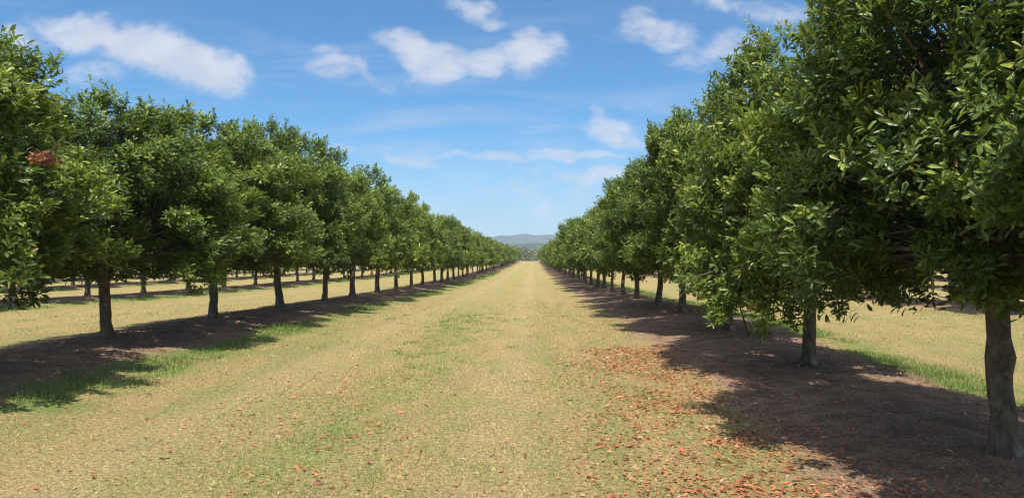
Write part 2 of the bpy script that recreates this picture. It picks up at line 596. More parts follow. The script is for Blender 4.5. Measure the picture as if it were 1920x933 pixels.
gx = axis([(-6000, -600, 600), (-600, -120, 40), (-120, -40, 1.1), (-40, -14, 0.5), (-14, 12, 0.22), (12, 40, 0.5), (40, 120, 1.1), (120, 600, 40), (600, 6000, 600)])
gy = axis([(-60, -2, 2.0), (-2, 24, 0.22), (24, 60, 0.6), (60, 360, 4.0), (360, 900, 30), (900, 6000, 500)])
X, Y = np.meshgrid(gx, gy)
Z = ground_z(X, Y)
V = np.stack([X, Y, Z], -1).reshape(-1, 3)
nx, ny = len(gx), len(gy)
ii = (np.arange(ny - 1)[:, None] * nx + np.arange(nx - 1)[None, :]).ravel()
F = np.stack([ii, ii + 1, ii + nx + 1, ii + nx], -1)
mb = MB(); mb.add(V, F)
go = link('ground', mb.build('ground', [M_GROUND], True))
tag(go, 'mown straw coloured grass aisle with brown soil strips under the tree rows', kind='structure')

# ------------------------------------------------------------------ far country
M_HILL = plain('wooded hillside', (0.035, 0.055, 0.03), (0.085, 0.105, 0.055), 0.012)


def ridge(name, dist, depth, width, hfun, label, seed):
    n, m = 260, 14
    xs = np.linspace(-width, width, n)
    mb = MB()
    T = np.linspace(0, 1, m)
    Xg, Tg = np.meshgrid(xs, T)
    prof = np.sin(np.clip(Tg, 0, 1) * math.pi) ** 0.8
    Yg = dist + depth * Tg
    H = hfun(Xg / dist) * prof
    H = H * (1 + .10 * (vnoise(Xg / 160, Yg / 120, seed) - .5) + .07 * (vnoise(Xg / 45, Yg / 60, seed + 1) - .5)) - 6
    V = np.stack([Xg, Yg, H], -1).reshape(-1, 3)
    ii = (np.arange(m - 1)[:, None] * n + np.arange(n - 1)[None, :]).ravel()
    mb.add(V, np.stack([ii, ii + 1, ii + n + 1, ii + n], -1))
    o = link(name, mb.build(name, [M_HILL], True))
    return tag(o, label, kind='structure')


def skyline(u):                                     # height over eye level, in metres at the ridge, from the photographed outline
    px = u * 1450.0 + 1000.0
    base = np.interp(px, [-600, 200, 600, 860, 925, 950, 985, 1010, 1035, 1060, 1100, 1500, 2600],
                     [20, 30, 36, 38, 42, 43.0, 44.5, 43.0, 44.3, 44.5, 43.5, 40, 25])
    return base


HD = 3600.0
ridge('hills', HD, 1400.0, 3400.0, lambda u: skyline(u) / 1450.0 * (HD + 700) + 8.0, 'low blue hazy hills on the horizon', 21)
ridge('hills', 1700.0, 500.0, 2000.0, lambda u: np.full_like(u, 26.5 / 1450.0 * 1950.0) + 8.0 + 4 * np.sin(u * 31 + 1), 'nearer grey green wooded rise in front of the far hills', 31)

# a wood beyond the end of the rows (reads as one mass)
M_GUM = leafy('gum foliage', [(0.0, (0.09, 0.10, 0.055)), (0.5, (0.16, 0.17, 0.09)), (1.0, (0.32, 0.30, 0.19))], 0.6, 0.3, 0.15, (0.2, 0.25, 0.08), False)


def quads(mb, cen, size, rg, val, mi=0, up=0.25):
    n = len(cen)
    nrm = unit(rg.normal(size=(n, 3)) + np.array([0, 0, up]))
    s = unit(np.cross(nrm, rg.normal(size=(n, 3))))
    b = np.cross(nrm, s)
    size = np.broadcast_to(size, (n,))[:, None]
    p = np.stack([cen - s * size, cen - b * size * .55, cen + s * size, cen + b * size * .55], 1)
    mb.add(p.reshape(-1, 3), np.arange(n * 4).reshape(-1, 4), np.repeat(val, 4), mi)


def wood():
    rg = np.random.default_rng(5)
    mb = MB()
    for i in range(420):
        y = 470 + 160 * rg.random() ** 1.3
        x = rg.uniform(-330, 330)
        zb = float(ground_z(x, y))
        h = rg.uniform(8.5, 12.5) + (y - 470) / 160 * 4.5
        r = rg.uniform(3.2, 5.2)
        n = 260 if abs(x) < 60 else 90
        nl = 5
        lc = rg.normal(size=(nl, 3)) * np.array([r * .45, r * .45, h * .13])
        k = rg.integers(0, nl, n)
        c = unit(rg.normal(size=(n, 3))) * (rg.random((n, 1)) ** .4) * np.array([r * .55, r * .55, h * .22]) + lc[k]
        c += np.array([x, y, zb + h * .62])
        t0 = rg.random() * .5
        quads(mb, c, rg.uniform(.35, .75, n) * (1 if abs(x) < 60 else 1.6), rg, np.clip(t0 + rg.random(n) * .5, 0, 1))
        cu = np.stack([x + rg.normal(size=60) * 4, y + rg.normal(size=60) * 2, zb + rg.uniform(0, 4.5, 60)], -1)
        quads(mb, cu, rg.uniform(.5, 1.0, 60), rg, np.clip(t0 * .7 + rg.random(60) * .5, 0, 1))
        tube(mb, [(x, y, zb - .3), (x + rg.normal() * .3, y, zb + h * .6)], [.28, .14], 5, 0.9)
    return mb.build('woodland', [M_GUM])


tag(link('woodland', wood()), 'distant grey green belt of woodland closing the end of the aisle', 'woodland', kind='stuff')

# ------------------------------------------------------------------ orchard trees
PROFILE_Z = [1.00, 1.35, 1.9, 2.7, 3.5, 4.2, 4.75, 5.2]
PROFILE_R = [0.74, 0.98, 1.04, 1.03, 0.97, 0.84, 0.60, 0.20]


def leaves(mb, base, direc, nrm, ln, wd, val, fine, mi=0):
    """obovate leaf blades; direc = along the leaf, nrm = upper side"""
    n = len(base)
    side = unit(np.cross(direc, nrm))
    nrm = np.cross(side, direc)
    ln = np.broadcast_to(ln, (n,))[:, None]; wd = np.broadcast_to(wd, (n,))[:, None]

    def P(t, s, lift):
        return base + direc * ln * t + side * wd * s + nrm * ln * lift
    if fine:
        pts = [P(0, 0, 0), P(.32, -.32, .035), P(.32, 0, -.01), P(.32, .32, .035), P(.76, -.5, .0), P(.76, 0, -.05), P(.76, .5, .0), P(1.0, 0, -.12)]
        tri = np.array([(0, 2, 1), (0, 3, 2), (4, 5, 7), (5, 6, 7)])
        qd = np.array([(1, 2, 5, 4), (2, 3, 6, 5)])
    else:
        pts = [P(0, 0, 0), P(.65, -.5, .02), P(1.0, 0, -.12), P(.65, .5, .02)]
        tri = None
        qd = np.array([(0, 3, 2, 1)])
    k = len(pts)
    V = np.stack(pts, 1).reshape(-1, 3)
    off = (np.arange(n) * k)[:, None, None]
    vals = np.repeat(val, k)
    start = mb.n
    mb.v.append(V.astype(np.float32)); mb.val.append(vals.astype(np.float32)); mb.n += len(V)
    for fc in (tri, qd):
        if fc is None: continue
        f = (fc[None] + off).reshape(-1, fc.shape[1]) + start
        mb.f.append(f); mb.mi.append(np.full(len(f), mi))


def rosettes(mb, tips, ax, size, per, rg, vbase, fine, mi=0, droop=0.0):
    """whorls of leaves round each shoot tip"""
    n = len(tips)
    T = np.repeat(tips, per, 0); A = np.repeat(ax, per, 0)
    ref = unit(np.cross(A, rg.normal(size=(n * per, 3))))
    ref2 = np.cross(A, ref)
    az = rg.random(n * per) * 2 * math.pi
    frac = np.tile(np.linspace(0, 1, per), n)
    pol = np.radians(28 + 62 * frac + rg.normal(size=n * per) * 12)
    rad = np.cos(az)[:, None] * ref + np.sin(az)[:, None] * ref2
    d = unit(np.cos(pol)[:, None] * A + np.sin(pol)[:, None] * rad + np.array([0, 0, -1.0]) * (0.10 + droop + .2 * frac)[:, None])
    nr = unit(np.sin(pol)[:, None] * A - np.cos(pol)[:, None] * rad + rg.normal(size=(n * per, 3)) * .25)
    nr = np.where(nr[:, 2:3] < -.2, -nr, nr)
    base = T - A * (frac * size * 1.5)[:, None]
    ln = size * np.repeat(rg.uniform(.75, 1.25, n), per) * rg.uniform(.72, 1.2, n * per)
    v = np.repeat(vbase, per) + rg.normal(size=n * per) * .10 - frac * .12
    v = np.clip(v, 0.0, .92)
    rare = rg.random(n * per)
    v = np.where(rare > .9965, 0.99, v)
    leaves(mb, base, d, nr, ln, ln * rg.uniform(.28, .37, n * per), v, fine, mi)


def make_crown(seed, lod, H=4.85, Rx=2.05, Ry=2.30, skirts=(), fine_=1.0):
    """one crown, base of the trunk at the origin.  lod 0 = near, 1 = middle distance, 2 = far"""
    rg = np.random.default_rng(seed)
    nbough = (84, 62, 44)[lod]
    per_b = (8, 6, 5)[lod]
    tips_per = int(round((11, 6, 4)[lod] * fine_))
    per = (9, 7, 6)[lod]
    lsize = (.104, .175, .30)[lod] / fine_ ** .5
    z0 = 1.18
    # boughs: rounded sprays of foliage on the envelope, with dark hollows between them
    zb_, tb_ = [], []
    while len(zb_) < nbough:
        t_ = rg.random(); a_ = rg.random() * 2 * math.pi
        r = np.interp(1.0 + t_ * 4.2, PROFILE_Z, PROFILE_R)
        if rg.random() > r ** .8 + .05: continue
        z = z0 + .18 + t_ * (H - z0 - .30)
        # keep the sprays apart
        if len(zb_) and rg.random() < .93:
            q = np.array(tb_); zq = np.array(zb_)
            da = np.abs(np.angle(np.exp(1j * (q - a_)))) * max(r, .3) * 2.1
            if np.min(np.hypot(da, (zq - z) * 1.0)) < .44: continue
        zb_.append(z); tb_.append(a_)
    zb_, tb_ = np.array(zb_), np.array(tb_)
    tt_b = (zb_ - z0) / (H - z0)
    prb = np.interp(1.0 + tt_b * 4.2, PROFILE_Z, PROFILE_R)
    rb = rg.uniform(.30, .56, nbough)
    rfb = rg.uniform(.70, .98, nbough) - rb * .18
    outb = unit(np.stack([np.cos(tb_) * (1 - .35 * tt_b), np.sin(tb_) * (1 - .35 * tt_b), .55 + .9 * tt_b], -1))
    Cb = np.stack([np.cos(tb_) * Rx * prb * rfb, np.sin(tb_) * Ry * prb * rfb, zb_], -1)
    kb = np.repeat(np.arange(nbough), per_b)
    dv = unit(rg.normal(size=(len(kb), 3)) + outb[kb] * 1.15)
    C = Cb[kb] + dv * (rb[kb] * rg.uniform(.75, 1.1, len(kb)))[:, None] * np.array([1.0, 1.0, .80])
    th = tb_[kb]; tt = tt_b[kb]
    bt = rg.random(nbough)[kb]
    # inner foliage that closes the crown
    nin = int((200, 110, 50)[lod] * (1.4 if fine_ > 1.2 else 1))
    ti = rg.random(nin); ai = rg.random(nin) * 2 * math.pi; ri = rg.uniform(.30, .70, nin)
    pri = np.interp(1.0 + ti * 4.2, PROFILE_Z, PROFILE_R)
    Ci = np.stack([np.cos(ai) * Rx * pri * ri, np.sin(ai) * Ry * pri * ri, z0 + .15 + ti * (H - z0 - .5)], -1)
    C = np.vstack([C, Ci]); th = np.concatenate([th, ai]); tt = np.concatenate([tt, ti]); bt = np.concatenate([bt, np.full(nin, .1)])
    gz = np.concatenate([dv[:, 2] * .5 + (dv * outb[kb]).sum(1) * .5, np.full(nin, -1.0)])     # fresh growth on outer bough ends, with sunlit tops and inner shade painted in
    for (sx, sy, sz, n, s) in skirts:                       # low hanging boughs
        e = rg.normal(size=(n, 3)) * np.array([.30, .30, .26]) * s + np.array([sx, sy, sz])
        C = np.vstack([C, e]); th = np.concatenate([th, np.full(n, math.atan2(sy, sx))]); tt = np.concatenate([tt, np.full(n, .15)]); bt = np.concatenate([bt, np.full(n, .8)]); gz = np.concatenate([gz, np.full(n, .5)])
    nclump = len(C)
    out = np.stack([np.cos(th) * (1 - .35 * tt), np.sin(th) * (1 - .35 * tt), .15 + 1.1 * tt], -1)
    out = unit(out)
    csz = rg.uniform(.15, .26, nclump)
    ct = np.clip(bt * .7 + rg.random(nclump) * .3, 0, 1)
    tips = np.repeat(C, tips_per, 0) + unit(rg.normal(size=(nclump * tips_per, 3))) * (np.repeat(csz, tips_per) * rg.random(nclump * tips_per) ** .45)[:, None]
    ax = unit(np.repeat(out, tips_per, 0) * .8 + (tips - np.repeat(C, tips_per, 0)) / .35 * .75 + rg.normal(size=tips.shape) * .30 + np.array([0, 0, .30]))
    # leading shoots that break the outline
    ns = (36, 24, 12)[lod]
    top = rg.choice(np.where(tt > .45)[0], ns)
    k = (6, 4, 3)[lod]
    L = rg.uniform(.15, .42, ns)
    dirs = unit(out[top] * .45 + rg.normal(size=(ns, 3)) * .22 + np.array([0, 0, .9]))
    sh = (C[top][:, None] + dirs[:, None] * (np.linspace(.25, 1, k)[None, :, None] * L[:, None, None])).reshape(-1, 3)
    shax = unit(np.repeat(dirs, k, 0) + rg.normal(size=sh.shape) * .35)
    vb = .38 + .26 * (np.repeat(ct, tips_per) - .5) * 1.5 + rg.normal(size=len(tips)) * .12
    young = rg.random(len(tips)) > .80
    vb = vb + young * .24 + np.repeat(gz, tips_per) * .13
    mb = MB()
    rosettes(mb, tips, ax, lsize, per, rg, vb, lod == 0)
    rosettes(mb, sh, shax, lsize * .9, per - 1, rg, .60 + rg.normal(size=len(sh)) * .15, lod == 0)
    # twigs that carry the clumps
    if lod == 0:
        for i in range(0, nclump, 3):
            a_ = np.array([C[i][0] * .3, C[i][1] * .3, max(1.7, 1.0 + (C[i][2] - 1.0) * .62)])
            m_ = (a_ + C[i]) / 2 + rg.normal(size=3) * .12
            tube(mb, [a_, m_, C[i]], [.016, .011, .005], 4, 0.5, 1)
        for i in range(ns):
            c0 = C[top[i]]
            tube(mb, [c0, c0 + dirs[i] * L[i]], [.007, .003], 3, .5, 1)
    return mb.build('crown', [M_LEAF, M_BARK])


def make_trunk(seed, lod, rad=.125, fork=1.15, lean=(0, 0), bulge=0.0):
    rg = np.random.default_rng(1000 + seed)
    n = (11, 6, 4)[lod]
    zs = np.linspace(-.12, fork + .25, n)
    x = lean[0] * zs + rg.normal(size=n).cumsum() * .012
    y = lean[1] * zs + rg.normal(size=n).cumsum() * .006
    r = rad * np.interp(zs, [-.12, 0, .10, .28, fork * .8, fork + .25], [1.9, 1.45, 1.15, 1.0, .92, .86])
    if bulge: r = r * (1 + bulge * np.exp(-((zs - .78) / .10) ** 2))
    x -= np.interp(0, zs, x); y -= np.interp(0, zs, y)
    mb = MB()
    tube(mb, np.stack([x, y, zs], -1), r, (14, 8, 5)[lod], .5, 0, .035 if lod < 2 else 0, rg)
    return mb.build('trunk', [M_BARK], True), np.array([x[-1], y[-1], fork + .12])


def make_limbs(seed, lod, top, rad):
    """boughs leaving the head of the trunk"""
    rg = np.random.default_rng(2000 + seed)
    out = []
    nl = 5 if lod == 0 else 4
    a0 = rg.random() * 6.28
    for i in range(nl):
        a = a0 + i * 2 * math.pi / nl + rg.normal() * .3
        up = rg.uniform(.9, 1.8) if i else 2.6
        out_ = rg.uniform(.8, 1.25) if i else .2
        p0 = top - np.array([0, 0, .16])
        p1 = top + np.array([math.cos(a) * .18 * out_, math.sin(a) * .18 * out_, .22])
        p2 = top + np.array([math.cos(a) * .60 * out_, math.sin(a) * .60 * out_, .45 * up + .2]) + rg.normal(size=3) * .05
        p3 = top + np.array([math.cos(a) * 1.15 * out_, math.sin(a) * 1.15 * out_, 1.15 * up]) + rg.normal(size=3) * .1
        mb = MB()
        tube(mb, [p0, p1, p2, p3], [rad * .62, rad * .52, rad * .36, rad * .14], (9, 6, 4)[lod], .5, 0, .03, rg)
        if lod == 0 and seed != 77:
            for q in range(3):
                b0 = p1 + (p3 - p1) * rg.uniform(.2, .8)
                dd = unit(np.array([math.cos(a) + rg.normal() * .7, math.sin(a) + rg.normal() * .7, rg.uniform(.0, .8)]))
                tube(mb, [b0, b0 + dd * .45, b0 + dd * .9 + rg.normal(size=3) * .08], [rad * .22, rad * .15, rad * .06], 5, .5, 0)
        out.append(mb.build('limb', [M_BARK], True))
    return out


# prototypes: a few kinds of crown, trunk and bough set for each distance
PROTO = {0: [], 1: [], 2: []}
for lod, cnt in ((0, 6), (1, 4), (2, 3)):
    for i in range(cnt):
        sd = 10 * lod + i + 1
        rad = rng.uniform(.088, .104)
        tr, top = make_trunk(sd, lod, rad, 1.12, (rng.normal() * .03, rng.normal() * .04))
        PROTO[lod].append((make_crown(sd, lod), tr, make_limbs(sd, lod, top, rad)))

# special trees nearest on the right
tr, top = make_trunk(77, 0, .100, 1.18, (.015, .02), .20)
NEAR1 = (make_crown(77, 0, 4.95, 1.8, 2.4, [(-1.2, .5, 1.75, 14, .8), (-.5, -.5, 1.7, 8, .7)], 1.35), tr, make_limbs(77, 0, top, .105))
tr, top = make_trunk(78, 0, .094, 1.15, (.0, .0))
NEAR2 = (make_crown(78, 0, 4.5, 1.55, 2.25, [(-1.0, -.8, 1.45, 30, 1.2), (-.75, -.9, 1.05, 12, .7), (.75, -.2, 1.25, 10, .7)], 1.15), tr, make_limbs(78, 0, top, .125))
tr, top = make_trunk(79, 0, .11, 1.05, (.01, .0))
NEAR3 = (make_crown(79, 0, 4.6, 1.78, 2.4, [(-.5, -1.1, 1.15, 18, 1.0), (-.2, -.8, .82, 10, .8)]), tr, make_limbs(79, 0, top, .12))

n_tree = 0
ORD = ['first', 'second', 'third', 'fourth', 'fifth', 'sixth', 'seventh', 'eighth', 'ninth', 'tenth', 'eleventh', 'twelfth', 'thirteenth', 'fourteenth',
       'fifteenth', 'sixteenth', 'seventeenth', 'eighteenth', 'nineteenth', 'twentieth']


def plant(proto, x, y, rot, s, sz, label, group, limbs=True, r_scale=1.0):
    z = float(ground_z(x, y))
    t = bpy.data.objects.new('macadamia_tree', None)
    COL.objects.link(t)
    t.empty_display_size = .3
    t.location = (x, y, z)
    t.rotation_euler = (0, 0, rot)
    t.scale = (s, s, sz)
    tag(t, label, 'tree', group)
    tk = link('trunk', proto[1], t)
    link('crown', proto[0], t)
    if limbs:
        for lm in proto[2]:
            link('limb', lm, tk)
    return t


G_L1 = 'trees in the row left of the grass aisle'
G_R1 = 'trees in the row right of the grass aisle'


def lod_of(dist):
    return 0 if dist < 30 else (1 if dist < 85 else 2)


def row(x, ys, labels, group, rg, specials=None, hs=None):
    for i, y in enumerate(ys):
        dist = math.hypot(x, y)
        lod = lod_of(dist)
        p = PROTO[lod][int(rg.integers(len(PROTO[lod])))]
        rot = [0, math.pi][int(rg.integers(2))] + rg.normal() * .22
        s = rg.uniform(.93, 1.06)
        sz = rg.uniform(.86, 1.03)
        if i > 6 and rg.random() < .12: s *= .84; sz *= .84
        if hs and i < len(hs): sz = hs[i]
        if specials and i in specials:
            p = specials[i]; rot = 0; s = 1.0; sz = 1.0
        xx = x + rg.normal() * (.12 if y > 45 else .02) - (.07 if specials and i == 1 else 0)
        plant(p, xx, y, rot, s, sz, labels(i), group, lod < 2)


rl = np.random.default_rng(3)
# left row, trunks measured in the photograph; then at the same spacing
yl = [3.6, 8.0, 12.6, 16.8, 21.1, 25.8, 29.7, 34.6, 39.3, 44.3, 48.6]
while yl[-1] < 300: yl.append(yl[-1] + 4.6 + rl.normal() * .12)
yl = yl[1:]
L1LAB = {
    0: 'tall crown with no trunk in view filling the left edge of the picture',
    1: 'tree with grey patched trunk nearest the left edge, first trunk beside the aisle',
    2: 'second trunk from the left edge in the row beside the aisle, dark and straight',
    3: 'third trunk from the left in the row beside the aisle, forked with pale knot',
}


def lab_l1(i):
    if i in L1LAB: return L1LAB[i]
    if i <= 18: return f'{ORD[i - 1]} trunk from the left edge in the row left of the grass aisle'
    return 'far tree of the left row shrinking towards the end of the aisle'


row(-7.0, yl, lab_l1, G_L1, rl, None, [.81, .80, .85, .98, .90, .98, .93])
yr = [1.9, 6.6, 11.4, 16.0, 20.9, 25.0, 30.0]
while yr[-1] < 300: yr.append(yr[-1] + 4.62 + rl.normal() * .12)
R1LAB = {
    0: 'tree beside the camera whose shade falls across the bottom right corner',
    1: 'nearest tree at the right edge with thick sun dappled trunk',
    2: 'second tree from the right edge with bright low bough and roots showing at its base',
    3: 'third tree from the right edge with foliage drooping almost to the soil by leaning sticks',
    4: 'fourth tree from the right edge beside the aisle, short thick trunk in shade',
}


def lab_r1(i):
    if i in R1LAB: return R1LAB[i]
    if i <= 16: return f'{ORD[i - 1]} tree from the right edge in the row right of the grass aisle'
    return 'far tree of the right row shrinking towards the end of the aisle'


row(4.0, yr, lab_r1, G_R1, rl, {1: NEAR1, 2: NEAR2, 3: NEAR3}, [1, 1, 1, 1, .87, .90, .84, .88, .84, .87, .85, .88])
BACK = [  # x, first y, last y, phase, words
    (-18.0, 20.0, 150.0, 'second row left of the aisle'),
    (-29.0, 34.0, 135.0, 'third row left of the aisle'),
    (-40.0, 50.0, 130.0, 'fourth row left of the aisle'),
    (-51.0, 66.0, 135.0, 'fifth row left of the aisle'),
    (-62.0, 84.0, 140.0, 'sixth row left of the aisle'),
    (15.0, 17.0, 115.0, 'second row right of the aisle'),
    (26.0, 32.0, 100.0, 'third row right of the aisle'),
    (37.0, 48.0, 100.0, 'fourth row right of the aisle'),
]
for (bx, y0, y1, words) in BACK:
    y = 26.2 - 4.62 if bx == -18.0 else y0 + rl.random() * 4.6
    ys = []
    while y < y1:
        ys.append(y); y += 4.62 + rl.normal() * .12
    near = abs(bx) < 20
    side = 'left' if bx < 0 else 'right'

    def lab(i, words=words, near=near, side=side):
        if near and i < 14: return f'{ORD[i]} tree from the {side} edge in the {words}'
        return f'shaded orchard tree seen between trunks in the {words}'
    row(bx, ys, lab, f'trees in the {words}', rl)

# ------------------------------------------------------------------ grass, litter, sticks
def blades(mb, x, y, hgt, wid, tilt, rg, val, z=None, seg=1):
    n = len(x)
    z = ground_z(x, y) - .004
    az = rg.random(n) * 2 * math.pi
    hd = np.stack([np.cos(az), np.sin(az), np.zeros(n)], -1)
    sd_a = az + math.pi / 2 + rg.normal(size=n) * .5
    sd = np.stack([np.cos(sd_a), np.sin(sd_a), np.zeros(n)], -1)
    p = np.stack([x, y, z], -1)
    up = np.array([0, 0, 1.0])
    ct, s_ = np.cos(tilt)[:, None], np.sin(tilt)[:, None]
    h = hgt[:, None]; w_ = wid[:, None]
    if seg == 1:
        tip = p + h * (up * ct + hd * s_)
        V = np.stack([p - sd * w_ / 2, p + sd * w_ / 2, tip], 1).reshape(-1, 3)
        mb.add(V, np.arange(n * 3).reshape(-1, 3), np.repeat(val, 3))
    else:
        mid = p + h * .55 * (up * np.cos(tilt * .5)[:, None] + hd * np.sin(tilt * .5)[:, None])
        tip = mid + h * .5 * (up * ct + hd * s_)
        V = np.stack([p - sd * w_ / 2, p + sd * w_ / 2, mid + sd * w_ * .38, mid - sd * w_ * .38, tip], 1).reshape(-1, 3)
        o = mb.n
        mb.v.append(V.astype(np.float32)); mb.val.append(np.repeat(val, 5).astype(np.float32)); mb.n += len(V)
        b_ = np.arange(n)[:, None] * 5 + o
        mb.f.append(b_ + np.array([[0, 1, 2, 3]])); mb.mi.append(np.zeros(n))
        mb.f.append(b_ + np.array([[3, 2, 4]])); mb.mi.append(np.zeros(n))


def scatter_turf():
    rg = np.random.default_rng(8)
    mb = MB()
    for (y0, y1, dens, ws, hs) in ((3.2, 6.5, 3000, 1.0, 1.0), (6.5, 9, 1900, 1.2, 1.05), (9, 13, 1000, 1.6, 1.15), (13, 19, 480, 2.2, 1.3), (19, 30, 170, 3.2, 1.5)):
        xw = .75 * y1 + 1.0
        n = int(dens * (y1 - y0) * 2 * xw)
        x = rg.uniform(-xw, xw, n); y = rg.uniform(y0, y1, n)
        d = rowd(x) + (vnoise(x * .75, y * .75, 9) - .5) * 1.0
        keep = ~((d > -2.0) & (d < 1.4)) | (rg.random(n) < .05)
        keep &= vnoise(x * 6, y * 6, 12) * .6 + vnoise(x * 1.4, y * 1.4, 13) * .6 + rg.random(n) * .5 > .55
        x, y = x[keep], y[keep]; n = len(x)
        lush = vnoise(x * 1.1, y * .5, 17)
        h = rg.uniform(.012, .036, n) * hs * (.7 + .8 * lush)
        blades(mb, x, y, h, rg.uniform(.0025, .0055, n) * ws, np.radians(rg.uniform(32, 89, n)), rg, rg.random(n) ** 1.1)
    return mb.build('turf', [M_BLADE_DRY])


tag(link('mown_grass', scatter_turf()), 'short dry mown grass covering the aisle between the rows', 'grass', kind='stuff')


def scatter_tall():
    rg = np.random.default_rng(9)
    mb = MB()
    for rx, ymax in ((-7.0, 110), (4.0, 90), (-18.0, 110), (-29, 100), (15.0, 80), (26.0, 80)):
        y = 4.0
        while y < ymax:
            dist = math.hypot(rx, y)
            if rx == -7.0 and y < 5: y += 1; continue
            step = .5
            lodw = max(1.0, dist / 14.0)
            n = int(700 / lodw ** 1.5)
            yy = y + rg.random(n) * step
            dd = 1.75 + rg.normal(size=n) * np.where(rg.random(n) < .3, .75, .34)
            xx = rx + dd
            m = vnoise(xx * .55, yy * .42, 41) * .6 + vnoise(xx * 2.1, yy * 1.7, 42) * .5
            k = m > ((.38 if rx == 4.0 else .50) + .18 * (np.abs(dd - 1.75) / .5))
            xx, yy, mm = xx[k], yy[k], m[k]
            n2 = len(xx)
            if n2:
                h = rg.uniform(.035, .115, n2) * np.clip(1.35 - np.abs(xx - rx - 1.75) * .9, .3, 1) * (.55 + 1.3 * np.clip(mm - .45, 0, .5)) * (1 + .1 * lodw)
                blades(mb, xx, yy, h, rg.uniform(.004, .008, n2) * lodw, np.radians(rg.uniform(5, 80, n2)), rg,
                       np.where(rg.random(n2) < .10, 1.0, np.clip(rg.normal(size=n2) * .25 + .55, 0, 1)), seg=2)
            y += step
    # loose green tufts in the turf
    for _ in range(420):
        cy_ = 4.2 + 18 * rg.random() ** 1.4
        cx_ = rg.uniform(-.7, .7) * cy_
        if rg.random() < .45: cx_ = -1.75 + rg.normal() * .35
        if -2.0 < float(rowd(cx_)) < 1.3: continue
        n2 = int(rg.uniform(15, 60))
        sp = rg.uniform(.05, .16)
        xx = cx_ + rg.normal(size=n2) * sp; yy = cy_ + rg.normal(size=n2) * sp * 1.3
        blades(mb, xx, yy, rg.uniform(.02, .055, n2), rg.uniform(.003, .006, n2) * max(1, cy_ / 9), np.radians(rg.uniform(15, 75, n2)), rg,
               np.clip(rg.normal(size=n2) * .15 + .72, 0, 1), seg=2)
    return mb.build('green_grass', [M_TALL])


tag(link('green_grass', scatter_tall()), 'fresh green grass growing along the edge of the soil strips', 'grass', kind='stuff')


def scatter_litter():
    rg = np.random.default_rng(10)
    mb = MB()
    X_, Y_ = [], []

    def add(n, fx, fy):
        X_.append(fx(n)); Y_.append(fy(n))
    # thick drift on the aisle side of the right row
    add(10500, lambda n: 1.65 + rg.normal(size=n) * .62, lambda n: 3.5 + 10.5 * rg.random(n) ** 1.1)
    add(1000, lambda n: 1.7 + rg.normal(size=n) * .6, lambda n: 13 + 30 * rg.random(n))
    # under the rows
    add(4500, lambda n: 3.9 + rg.normal(size=n) * 1.4, lambda n: 3.5 + 26 * rg.random(n))
    add(3000, lambda n: -6.3 + rg.normal(size=n) * 1.2, lambda n: 6 + 34 * rg.random(n))
    # strewn over the aisle
    add(420, lambda n: rg.uniform(-6, 3, n), lambda n: 4 + 16 * rg.random(n) ** 1.3)
    add(450, lambda n: -1.6 + rg.normal(size=n) * .45, lambda n: 4.4 + 6 * rg.random(n))
    add(260, lambda n: -2.9 + rg.normal(size=n) * .5, lambda n: 5 + 6 * rg.random(n))
    x = np.concatenate(X_); y = np.concatenate(Y_)
    clump = vnoise(x * 1.6, y * 1.3, 51) + .5 * vnoise(x * 4, y * 4, 52) + rg.random(len(x)) * .6
    k = clump > .85
    x, y = x[k], y[k]; n = len(x)
    z = ground_z(x, y) + rg.uniform(.004, .026, n)
    az = rg.random(n) * 2 * math.pi
    d = unit(np.stack([np.cos(az), np.sin(az), rg.normal(size=n) * .22], -1))
    nr = unit(np.stack([rg.normal(size=n) * .45, rg.normal(size=n) * .45, np.ones(n)], -1))
    ln = rg.uniform(.024, .076, n) * np.where(rg.random(n) > .9, 1.35, 1)
    v = np.clip(rg.normal(size=n) * .22 + .50, 0, .95)
    leaves(mb, np.stack([x, y, z], -1), d, nr, ln, ln * rg.uniform(.26, .42, n), v, True)
    # twigs and nut husks on the soil
    for _ in range(260):
        px = 4 + rg.normal() * 1.3 if rg.random() < .6 else -6.6 + rg.normal() * 1.1
        py = rg.uniform(4, 22)
        a_ = rg.random() * 6.28; l_ = rg.uniform(.05, .25)
        p = np.array([px, py, float(ground_z(px, py)) + .008])
        q = np.array([px + math.cos(a_) * l_, py + math.sin(a_) * l_, 0]); q[2] = float(ground_z(q[0], q[1])) + .012
        tube(mb, [p, q], [.004, .003], 4, rg.uniform(.1, .9))
    return mb.build('leaf_litter', [M_LITTER])


tag(link('leaf_litter', scatter_litter()), 'fallen orange brown leaves strewn on the ground by the rows', 'leaf litter', kind='stuff')


